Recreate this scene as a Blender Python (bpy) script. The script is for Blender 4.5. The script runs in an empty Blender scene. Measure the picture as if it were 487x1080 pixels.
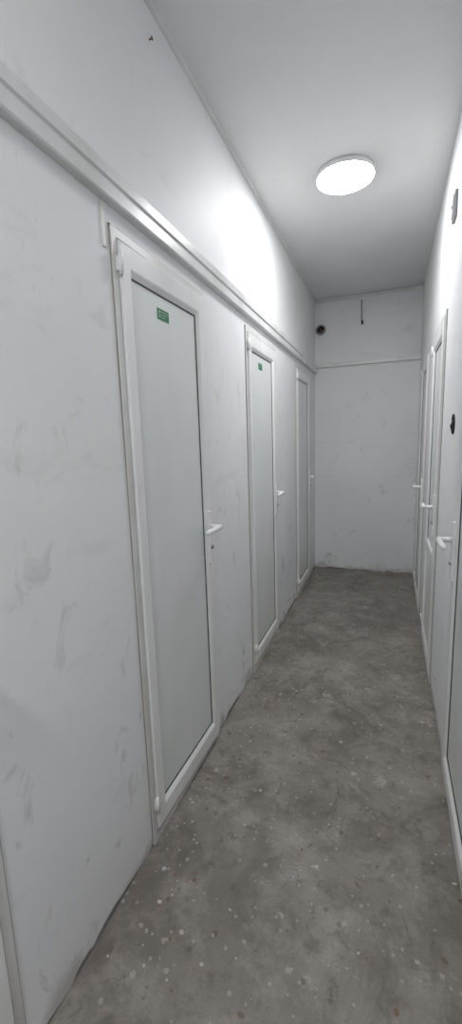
import bpy, bmesh, math, random
from mathutils import Vector, Matrix
random.seed(7)
sc = bpy.context.scene
sc.view_settings.view_transform = 'Standard'
sc.view_settings.look = 'None'
sc.view_settings.exposure = 0.0

XL, XR, YB, YF, H = -0.72, 0.238, 4.40, -2.2, 2.655
CAMH = 1.345

# ---------------------------------------------------------------- materials
def mat(name, col, rough=0.5, spec=0.5, metallic=0.0):
    m = bpy.data.materials.new(name); m.use_nodes = True
    b = m.node_tree.nodes['Principled BSDF']
    b.inputs['Base Color'].default_value = (*col, 1)
    b.inputs['Roughness'].default_value = rough
    b.inputs['Metallic'].default_value = metallic
    b.inputs['Specular IOR Level'].default_value = spec
    return m
class NT:
    def __init__(s, m):
        s.t = m.node_tree; s.b = s.t.nodes['Principled BSDF']
        s.geo = s.t.nodes.new('ShaderNodeNewGeometry')
    def pos(s, scale=(1,1,1), off=(0,0,0)):
        n = s.t.nodes.new('ShaderNodeMapping'); n.inputs['Scale'].default_value = scale
        n.inputs['Location'].default_value = off
        s.t.links.new(s.geo.outputs['Position'], n.inputs['Vector']); return n.outputs[0]
    def noise(s, vec, scale, detail=4, rough=0.55, dist=0.0):
        n = s.t.nodes.new('ShaderNodeTexNoise'); n.inputs['Scale'].default_value = scale
        n.inputs['Detail'].default_value = detail; n.inputs['Roughness'].default_value = rough
        n.inputs['Distortion'].default_value = dist
        s.t.links.new(vec, n.inputs['Vector']); return n.outputs[0]
    def voro(s, vec, scale):
        n = s.t.nodes.new('ShaderNodeTexVoronoi'); n.inputs['Scale'].default_value = scale
        s.t.links.new(vec, n.inputs['Vector'])
        sep = s.t.nodes.new('ShaderNodeSeparateColor'); s.t.links.new(n.outputs['Color'], sep.inputs[0])
        return n.outputs['Distance'], sep.outputs[0], sep.outputs[1]
    def ramp(s, fac, a, b, va=0.0, vb=1.0):
        n = s.t.nodes.new('ShaderNodeMapRange')
        n.inputs[1].default_value = a; n.inputs[2].default_value = b
        n.inputs[3].default_value = va; n.inputs[4].default_value = vb
        s.t.links.new(fac, n.inputs[0]); return n.outputs[0]
    def mix(s, fac, a, b):
        n = s.t.nodes.new('ShaderNodeMix'); n.data_type = 'RGBA'
        if isinstance(fac, (int, float)): n.inputs[0].default_value = fac
        else: s.t.links.new(fac, n.inputs[0])
        for i, v in ((6, a), (7, b)):
            if isinstance(v, tuple): n.inputs[i].default_value = (*v, 1)
            else: s.t.links.new(v, n.inputs[i])
        return n.outputs[2]
    def math(s, op, a, b):
        n = s.t.nodes.new('ShaderNodeMath'); n.operation = op
        for i, v in ((0, a), (1, b)):
            if isinstance(v, (int, float)): n.inputs[i].default_value = v
            else: s.t.links.new(v, n.inputs[i])
        return n.outputs[0]
    def bump(s, h, strength, dist=0.01):
        n = s.t.nodes.new('ShaderNodeBump'); n.inputs['Strength'].default_value = strength
        n.inputs['Distance'].default_value = dist
        s.t.links.new(h, n.inputs['Height']); s.t.links.new(n.outputs[0], s.b.inputs['Normal'])
    def color(s, c): s.t.links.new(c, s.b.inputs['Base Color'])
    def z(s):
        n = s.t.nodes.new('ShaderNodeSeparateXYZ'); s.t.links.new(s.geo.outputs['Position'], n.inputs[0]); return n.outputs[2]

def wall_material():
    m = mat('painted_plaster', (.8,.8,.83), .55, .22); n = NT(m)
    big = n.noise(n.pos(), 1.6, 5)
    c = n.mix(n.ramp(big, .35, .65), (.805,.812,.828), (.855,.86,.868))
    sm = n.noise(n.pos((1,3,5)), 1.3, 7, .72, .6)
    c = n.mix(n.ramp(sm, .57, .75, 0, .22), c, (.42,.42,.43))
    low = n.ramp(n.z(), .2, 1.8, 1, .25)
    sp = n.noise(n.pos((1,1,.6),(3,1,8)), 9, 4, .65, .6)
    c = n.mix(n.math('MULTIPLY', n.ramp(sp, .61, .69, 0, .5), low), c, (.38,.37,.36))
    sr = n.noise(n.pos((1,6,1.2),(2,5,1)), 3.0, 3, .5, 2.5)
    ln = n.math('ABSOLUTE', n.math('SUBTRACT', sr, .5), 0)
    msk = n.ramp(n.noise(n.pos((1,1,1),(4,4,4)), 2.2, 3), .56, .64, 0, .22)
    c = n.mix(n.math('MULTIPLY', n.ramp(ln, 0, .006, 1, 0), msk), c, (.35,.35,.36))
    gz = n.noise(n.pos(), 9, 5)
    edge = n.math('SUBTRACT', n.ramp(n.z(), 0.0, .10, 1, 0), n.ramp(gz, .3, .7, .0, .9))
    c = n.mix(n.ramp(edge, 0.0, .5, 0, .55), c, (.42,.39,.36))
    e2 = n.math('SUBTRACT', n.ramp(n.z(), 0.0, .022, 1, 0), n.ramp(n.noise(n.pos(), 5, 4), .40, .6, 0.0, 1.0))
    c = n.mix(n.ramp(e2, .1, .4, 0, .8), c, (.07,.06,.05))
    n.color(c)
    h = n.math('ADD', n.noise(n.pos(), 3, 2), n.math('MULTIPLY', n.noise(n.pos(), 60, 3), .05))
    n.bump(h, .12, .02)
    return m
M_wall = wall_material()
def ceil_material():
    m = mat('ceiling_paint', (.7,.7,.72), .6, .3); n = NT(m)
    c = n.mix(n.ramp(n.noise(n.pos(), 2.2, 6), .35, .65), (.78,.78,.785), (.83,.83,.83)); n.color(c)
    n.bump(n.noise(n.pos(), 30, 3), .08, .01); return m
M_ceil = ceil_material()
def floor_material():
    m = mat('worn_concrete', (.25,.23,.21), .62, .35); n = NT(m)
    a = n.noise(n.pos(), 1.7, 8, .62, .3); b = n.noise(n.pos((1,1,1),(5,2,0)), 6, 8, .7)
    c = n.mix(n.ramp(a, .38, .62), (.185,.165,.143), (.32,.295,.263))
    c = n.mix(n.ramp(b, .48, .70, 0, .75), c, (.45,.42,.38))
    d = n.noise(n.pos((1,1,1),(9,4,0)), 3.2, 8, .74, .8)
    c = n.mix(n.ramp(d, .50, .63, 0, .65), c, (.12,.102,.086))
    e = n.noise(n.pos((1,1,1),(2,14,0)), 14, 6, .75, .5)
    c = n.mix(n.ramp(e, .53, .66, 0, .5), c, (.10,.085,.072))
    g = n.noise(n.pos(), 160, 3)
    c = n.mix(n.ramp(g, .35, .7, 0, .35), c, (.18,.16,.142))
    wv = n.noise(n.pos(), 40, 2)
    for sc_, r, pres, colr, amt in ((11,.13,.80,(.54,.51,.47),.5),(24,.19,.76,(.48,.45,.41),.5),(17,.15,.80,(.12,.07,.045),.6),(30,.2,.8,(.11,.09,.08),.5),(45,.22,.76,(.50,.48,.44),.5),(7,.16,.86,(.48,.45,.40),.5)):
        dist, r1, r2 = n.voro(n.pos((1,1,.01),(sc_,sc_*.3,0)), sc_)
        dd = n.math('ADD', dist, n.ramp(wv, .3, .7, -.10, .10))
        k = n.math('MULTIPLY', n.ramp(dd, r, r-.05, 0, amt), n.ramp(r1, pres, pres+.02, 0, 1))
        c = n.mix(k, c, colr)
    s1 = n.noise(n.pos((2.2,1,1),(1.3,.4,0)), 4.5, 6, .75, 1.2)
    c = n.mix(n.ramp(s1, .64, .72, 0, .7), c, (.06,.052,.045))
    n.color(c)
    r = n.ramp(a, .3, .7, .38, .62); n.t.links.new(r, n.b.inputs['Roughness'])
    n.bump(n.math('ADD', b, n.math('MULTIPLY', g, .3)), .3, .01); return m
M_floor = floor_material()
def pvc(name, c1, c2, rough):
    m = mat(name, c1, rough); n = NT(m)
    n.color(n.mix(n.ramp(n.noise(n.pos((1,1,.4)), 6, 5), .4, .7), c1, c2)); return m
M_pvc = pvc('white_pvc', (.86,.865,.86), (.78,.78,.77), .3)
M_frame = pvc('frame_pvc', (.74,.74,.72), (.62,.61,.58), .38)
M_glass = pvc('frosted_glass', (.74,.77,.76), (.79,.81,.80), .25)
M_trim = pvc('trim_paint', (.78,.785,.78), (.66,.66,.64), .3)
M_gask = mat('rubber_gasket', (.07,.07,.07), .6)
M_grime = pvc('caulk_grime', (.30,.27,.23), (.5,.48,.45), .8)
M_dark = mat('dark_cavity', (.015,.014,.013), .9)
M_scrape = mat('dark_scrape', (.11,.095,.08), .8)
M_plate = mat('handle_white', (.88,.89,.89), .22)
M_steel = mat('steel', (.45,.45,.45), .35, .5, 1)
M_green = mat('sign_green', (.0,.16,.06), .4)
M_white = mat('sign_white', (.45,.65,.53), .4)
M_brown = mat('brown_plastic', (.16,.09,.05), .5)
M_grey = mat('grey_box', (.30,.30,.30), .6)
M_chip = pvc('plaster_chip', (.52,.50,.46), (.38,.36,.33), .8)
M_stain = pvc('filler_patch', (.22,.15,.10), (.12,.09,.07), .85)

# ---------------------------------------------------------------- mesh helper
class MB:
    def __init__(s, name, mats):
        s.name = name; s.bm = bmesh.new(); s.mats = mats; s.map = lambda p: p
    def poly(s, pts, faces, mi, smooth=False):
        vs = [s.bm.verts.new(s.map(Vector(p))) for p in pts]
        for f in faces:
            try:
                fa = s.bm.faces.new([vs[i] for i in f]); fa.material_index = mi; fa.smooth = smooth
            except ValueError: pass
    def box(s, a, b, mi=0):
        x0,y0,z0 = a; x1,y1,z1 = b
        p = [(x0,y0,z0),(x1,y0,z0),(x1,y1,z0),(x0,y1,z0),(x0,y0,z1),(x1,y0,z1),(x1,y1,z1),(x0,y1,z1)]
        s.poly(p, [(0,3,2,1),(4,5,6,7),(0,1,5,4),(1,2,6,5),(2,3,7,6),(3,0,4,7)], mi)
    def sweep_rect(s, u0,u1,w0,w1, prof, mi, wk=1.0):
        pts = []; n = len(prof)
        for cu, cw, du, dw in ((u0,w0,1,1),(u1,w0,-1,1),(u1,w1,-1,-1),(u0,w1,1,-1)):
            for ins, t in prof: pts.append((cu+du*ins, t, cw+dw*ins*wk))
        fs = []
        for c in range(4):
            for k in range(n):
                fs.append((c*n+k, c*n+(k+1)%n, ((c+1)%4)*n+(k+1)%n, ((c+1)%4)*n+k))
        s.poly(pts, fs, mi)
    def tube(s, path, r, mi, seg=12, caps=True, flat=1.0):
        path = [Vector(p) for p in path]; pts = []; n = len(path)
        for i, p in enumerate(path):
            d = (path[min(i+1,n-1)] - path[max(i-1,0)]).normalized()
            up = Vector((0,0,1)) if abs(d.z) < .9 else Vector((0,1,0))
            a = d.cross(up).normalized(); b = a.cross(d).normalized()
            rr = r[i] if isinstance(r, (list,tuple)) else r
            for k in range(seg):
                t = 2*math.pi*k/seg
                pts.append(p + a*math.cos(t)*rr + b*math.sin(t)*rr*flat)
        fs = [(i*seg+k, i*seg+(k+1)%seg, (i+1)*seg+(k+1)%seg, (i+1)*seg+k) for i in range(n-1) for k in range(seg)]
        if caps: fs += [tuple(range(seg)), tuple((n-1)*seg+k for k in range(seg))]
        s.poly(pts, fs, mi, True)
    def lathe(s, prof, centre, axis, mi, seg=48):
        pts = []; c = Vector(centre)
        for r, h in prof:
            for k in range(seg):
                t = 2*math.pi*k/seg; a, b = r*math.cos(t), r*math.sin(t)
                v = {'z': Vector((a,b,h)), 'y': Vector((a,h,b)), 'x': Vector((h,a,b))}[axis]
                pts.append(c+v)
        fs = [(i*seg+k, i*seg+(k+1)%seg, (i+1)*seg+(k+1)%seg, (i+1)*seg+k) for i in range(len(prof)-1) for k in range(seg)]
        s.poly(pts, fs, mi, True)
    def done(s, bevel=0.0, weld=True):
        if weld: bmesh.ops.remove_doubles(s.bm, verts=s.bm.verts, dist=1e-6)
        bmesh.ops.recalc_face_normals(s.bm, faces=s.bm.faces)
        me = bpy.data.meshes.new(s.name); s.bm.to_mesh(me); s.bm.free()
        o = bpy.data.objects.new(s.name, me); bpy.context.collection.objects.link(o)
        for m in s.mats: me.materials.append(m)
        if bevel:
            b = o.modifiers.new('bevel','BEVEL'); b.width = bevel; b.segments = 2; b.limit_method = 'ANGLE'
        return o

# ---------------------------------------------------------------- room shell
TH = 0.12
LEFT = [(-0.09,0.52,'near',1.93,0,0),(1.06,1.645,'near',1.925,1.2,0),(2.20,2.80,'near',1.93,0,0),(3.45,4.05,'near',1.93,0,0)]
RIGHT = [(1.12,1.73,'near',1.93,0,0),(2.38,2.98,'far',1.93,0,1),(3.35,3.95,'far',1.93,0,0)]
def side_wall(name, x0, x1, doors):
    b = MB(name, [M_wall]); y = YF
    for d in doors:
        b.box((x0,y,0),(x1,d[0],H)); b.box((x0,d[0],d[3]),(x1,d[1],H)); y = d[1]
    b.box((x0,y,0),(x1,YB+TH,H)); return b.done()
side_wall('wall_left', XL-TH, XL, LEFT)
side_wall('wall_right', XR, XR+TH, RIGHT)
b = MB('wall_back',[M_wall]); b.box((XL,YB,0),(XR,YB+TH,H)); b.done()
b = MB('wall_front',[M_wall]); b.box((XL-TH,YF-TH,0),(XR+TH,YF,H)); b.done()
b = MB('floor',[M_floor]); b.box((XL-TH,YF-TH,-.1),(XR+TH,YB+TH,0)); b.done()
b = MB('ceiling',[M_ceil]); b.box((XL-TH,YF-TH,H),(XR+TH,YB+TH,H+.1)); b.done()

# ---------------------------------------------------------------- doors
def door(name, wx, side, near, far, hinge, top, ajar, rail, sign=False, hh=1.0):
    yh, yl = (near, far) if hinge == 'near' else (far, near)
    W = abs(yl-yh); sgn = 1 if yl > yh else -1
    mp = lambda p: Vector((wx + side*p.y, yh + sgn*p.x, p.z))
    b = MB(name, [M_pvc, M_frame, M_glass, M_gask, M_plate, M_steel, M_green, M_white, M_dark, M_grime]); b.map = mp
    b.sweep_rect(0,W,0.0,top, [(0,-.07),(0,.006),(.022,.006),(.022,-.012),(.04,-.012),(.04,-.07)], 1)
    b.box((-.004,-.002,.01),(.001,.0025,top+.003), 9); b.box((W-.001,-.002,.01),(W+.004,.0025,top+.003), 9)
    b.box((-.004,-.002,top-.001),(W+.004,.0025,top+.004), 9)
    ca, sa = math.cos(math.radians(ajar)), math.sin(math.radians(ajar))
    px, pt = .02, .0
    def lm(p):
        u, t = p.x-px, p.y-pt
        return mp(Vector((px+u*ca - t*sa, pt+u*sa + t*ca, p.z)))
    b.map = lm
    u0,u1,w0,w1 = .026, W-.026, .042, top-.028
    ins = .058; wk = 1.36; iw = ins*wk
    b.sweep_rect(u0,u1,w0,w1, [(0,-.045),(0,.010),(.004,.014),(ins-.014,.014),(ins-.010,.012),(ins,.004),(ins,-.045)], 0, wk)
    b.sweep_rect(u0+ins-.001,u1-ins+.001,w0+iw-.001,w1-iw+.001, [(0,-.02),(0,.0045),(.0045,.0035),(.0045,-.02)], 3)
    b.sweep_rect(u0-.003,u1+.003,w0-.003,w1+.003, [(0,-.03),(0,.001),(.004,.001),(.004,-.03)], 3)
    b.box((u0+ins,-.022,w0+iw),(u1-ins,.001,w1-iw), 2)
    if rail:
        b.box((u0+ins-.002,-.03,.62),(u1-ins+.002,.012,.70), 0)
        b.box((u0+ins-.002,-.03,.105),(u1-ins+.002,.005,.62), 0)
    for hz in (.14, top-.09):
        b.tube([(u0-.006,.016,hz-.030),(u0-.006,.016,hz+.030)], .006, 4, 12)
        b.box((u0-.010,.002,hz-.018),(u0+.010,.014,hz+.018), 4)
    hu = u1-.030; z = hh
    b.box((hu-.014,.013,z-.150),(hu+.014,.022,z+.065), 4)
    b.tube([(hu,.022,z),(hu,.032,z),(hu,.060,z)], [.012,.010,.009], 4, 14)
    b.tube([(hu+.008,.060,z),(hu,.064,z),(hu-.03,.066,z+.001),(hu-.08,.064,z),(hu-.115,.060,z-.002),(hu-.124,.054,z-.002)],
           [.007,.0105,.0105,.010,.009,.005], 4, 14, True, 1.15)
    b.tube([(hu,.022,z-.085),(hu,.028,z-.085)], .009, 5, 16)
    b.box((hu-.0015,.027,z-.092),(hu+.0015,.029,z-.078), 8)
    if sign:
        su, sw = W*.45, top-.165
        hw, hz = .036, .017
        b.box((su-hw,.001,sw-hz),(su+hw,.0025,sw+hz), 6)
        t1 = .0032
        b.box((su-hw+.006,.002,sw-.010),(su-hw+.018,t1,sw+.010), 7)
        b.box((su-hw+.009,.002,sw-.007),(su-hw+.015,t1+.0004,sw+.007), 6)
        for k in range(3):
            b.box((su-.010,.002,sw+.008-k*.008),(su+hw-.006-.008*k,t1,sw+.0095-k*.008), 7)
    return b.done()
n = 1
for i, d in enumerate(LEFT):
    door('door_%d'%n, XL, 1, *d, sign=(i in (1,2))); n += 1
for i, d in enumerate(RIGHT):
    door('door_%d'%n, XR, -1, *d, hh=.97); n += 1

# ---------------------------------------------------------------- trims
def prism_y(name, prof, y0, y1, mi=M_trim):
    b = MB(name,[mi]); k = len(prof)
    pts = [(x,y0,z) for x,z in prof] + [(x,y1,z) for x,z in prof]
    b.poly(pts, [tuple(range(k)), tuple(range(k,2*k))] + [(i,(i+1)%k,(i+1)%k+k,i+k) for i in range(k)], 0)
    return b.done(.0015)
prism_y('trim_1', [(XL-.01,1.975),(XL+.020,1.975),(XL+.024,1.98),(XL+.024,2.015),(XL+.030,2.02),(XL+.030,2.05),(XL-.01,2.05)], YF, YB)
b = MB('trim_2',[M_trim]); b.box((XL+.03,YB-.022,2.025),(XR,YB+.01,2.062)); b.done(.003)
prism_y('trim_3', [(XL-.005,H-.016),(XL+.014,H-.016),(XL+.014,H+.005),(XL-.005,H+.005)], YF, YB)
b = MB('trim_4',[M_trim]); b.box((XL+.014,YB-.012,H-.03),(XR-.06,YB+.01,H-.014)); b.done(.002)
b = MB('trim_5',[M_frame]); b.box((XL-.005,1.025,1.86),(XL+.004,1.040,1.975)); b.done(.002)

# ---------------------------------------------------------------- lamps
def lamp(x, y, L):
    m = bpy.data.materials.new('led_diffuser'); m.use_nodes = True
    p = m.node_tree.nodes['Principled BSDF']
    p.inputs['Base Color'].default_value = (.9,.9,.9,1)
    p.inputs['Emission Color'].default_value = (.98,.987,1,1); p.inputs['Emission Strength'].default_value = L
    b = MB('ceiling_lamp',[M_plate, m])
    b.lathe([(0,.0),(.120,.0),(.142,-.002),(.143,-.022),(.142,-.026),(.140,-.027)], (x,y,H), 'z', 0)
    b.lathe([(.140,-.027),(.134,-.029),(.110,-.030),(.06,-.031),(0.0,-.031)], (x,y,H), 'z', 1)
    return b.done()
lamp(-.250, 2.45, 66)
lamp(-.250, -.65, 97)

# ---------------------------------------------------------------- wall fittings
b = MB('pipe_stub',[M_grey, M_dark, M_brown])
c = (-.663,YB,2.38)
b.lathe([(.048,.002),(.048,-.012),(.042,-.03),(.034,-.03),(.032,.0)], c, 'y', 0, 28)
b.lathe([(.033,-.006),(0,-.006)], c, 'y', 1, 28)
b.tube([(-.675,YB-.004,2.37),(-.665,YB-.03,2.375),(-.64,YB-.045,2.35)], .008, 2, 8)
b.done()
b = MB('hanging_cable',[M_plate, M_dark, M_grey])
b.tube([(-.286,YB-.006,2.615),(-.288,YB-.008,2.56),(-.284,YB-.009,2.50),(-.287,YB-.012,2.45),(-.280,YB-.02,2.415)], .005, 2, 8)
b.tube([(-.280,YB-.02,2.415),(-.276,YB-.024,2.385)], .008, 1, 8)
b.box((-.305,YB-.012,2.60),(-.262,YB+.004,2.63),0)
b.done()
b = MB('wall_switch_box',[M_dark, M_grey, M_brown])
b.lathe([(.040,.004),(.040,-.005),(.034,-.006),(.033,-.001),(0,-.001)], (XR,1.97,1.385), 'x', 0, 28)
b.tube([(XR-.002,1.975,1.40),(XR-.012,1.965,1.38),(XR-.006,1.96,1.355)], .003, 2, 6)
b.tube([(XR-.002,1.965,1.36),(XR-.010,1.975,1.375),(XR-.004,1.98,1.40)], .003, 1, 6)
b.done()
b = MB('junction_box',[M_grey, M_dark])
b.box((XR-.012,2.20,2.26),(XR+.004,2.29,2.36),0); b.box((XR-.016,2.212,2.272),(XR-.011,2.278,2.348),0)
b.tube([(XR-.017,2.245,2.31),(XR-.020,2.245,2.31)], .006, 1, 10)
b.done(.002)
b = MB('wall_nail',[M_brown])
b.tube([(XL-.004,1.344,2.555),(XL+.008,1.344,2.557),(XL+.009,1.344,2.557),(XL+.011,1.344,2.557)], [.002,.002,.0055,.005], 0, 10)
b.done()

# ---------------------------------------------------------------- plaster chips on the floor
b = MB('plaster_chips',[M_chip, M_stain, M_scrape])
def chip(x, y, r, mi, h=.0008):
    k = random.randint(6,9); a0 = random.random()*6; st = random.uniform(.5,1)
    base = [(x+r*random.uniform(.55,1)*math.cos(a0+2*math.pi*i/k), y+st*r*random.uniform(.55,1.2)*math.sin(a0+2*math.pi*i/k)) for i in range(k)]
    pts = [(p[0],p[1],0) for p in base]+[(x+(p[0]-x)*.85,y+(p[1]-y)*.85,h) for p in base]
    b.poly(pts, [tuple(range(k,2*k))]+[(i,(i+1)%k,(i+1)%k+k,i+k) for i in range(k)], mi)
for i in range(300):
    y = random.uniform(.4, 4.3)
    x = XL+.02+abs(random.gauss(0,.2)) if random.random()<.5 else random.uniform(XL+.02,XR-.02)
    if x > XR-.02: continue
    chip(x, y, random.choice([.002,.003,.003,.004,.005,.007,.009]), 0 if random.random()<.7 else 1)
b.done()
# broken, scratchy dark gouges in the middle of the floor
b = MB('floor_scrape',[M_scrape])
def gouge(x0,y0,x1,y1,wd):
    N = 7; L = []
    for i in range(N+1):
        t = i/N; w_ = wd*math.sin(math.pi*min(max(t,.06),.94))*random.uniform(.4,1.1)
        px_, py_ = x0+(x1-x0)*t+random.uniform(-.003,.003), y0+(y1-y0)*t
        d = Vector((y1-y0, x0-x1)).normalized()*w_
        L.append(((px_-d.x,py_-d.y,.0006),(px_+d.x,py_+d.y,.0006)))
    pts = [p for q in L for p in q]
    b.poly(pts, [(2*i,2*i+1,2*i+3,2*i+2) for i in range(N)], 0)
gouge(-.160,1.51,-.150,1.455,.0022); gouge(-.150,1.45,-.168,1.40,.0028); gouge(-.162,1.39,-.158,1.35,.0016)
gouge(-.156,1.34,-.172,1.30,.0022); gouge(-.146,1.45,-.132,1.47,.0015); gouge(-.148,1.42,-.156,1.375,.0012)
gouge(-.205,1.24,-.232,1.205,.0022); gouge(.06,1.9,.045,1.86,.0015)
b.done()

# ---------------------------------------------------------------- world + camera
w = bpy.data.worlds.new('world'); sc.world = w; w.use_nodes = True
w.node_tree.nodes['Background'].inputs[0].default_value = (.5,.55,.6,1)
w.node_tree.nodes['Background'].inputs[1].default_value = .2

f = 449.0; cx, cy = 243.5, 540.0
D = Vector((412-cx, 460-cy, f)).normalized()
Dn = Vector((88.5, 2710, 449)); Dn = (Dn - D*Dn.dot(D)).normalized()
R = Dn.cross(D).normalized()
cam = bpy.data.cameras.new('camera'); co = bpy.data.objects.new('camera', cam)
bpy.context.collection.objects.link(co)
right = Vector((R.x, D.x, -Dn.x)); down = Vector((R.y, D.y, -Dn.y)); fwd = Vector((R.z, D.z, -Dn.z))
rot = Matrix((right, -down, -fwd)).transposed()
co.matrix_world = Matrix.Translation((0,0,CAMH)) @ rot.to_4x4()
cam.sensor_fit = 'VERTICAL'; cam.sensor_height = 36; cam.lens = f/1080*36
cam.clip_start = .02
sc.camera = co
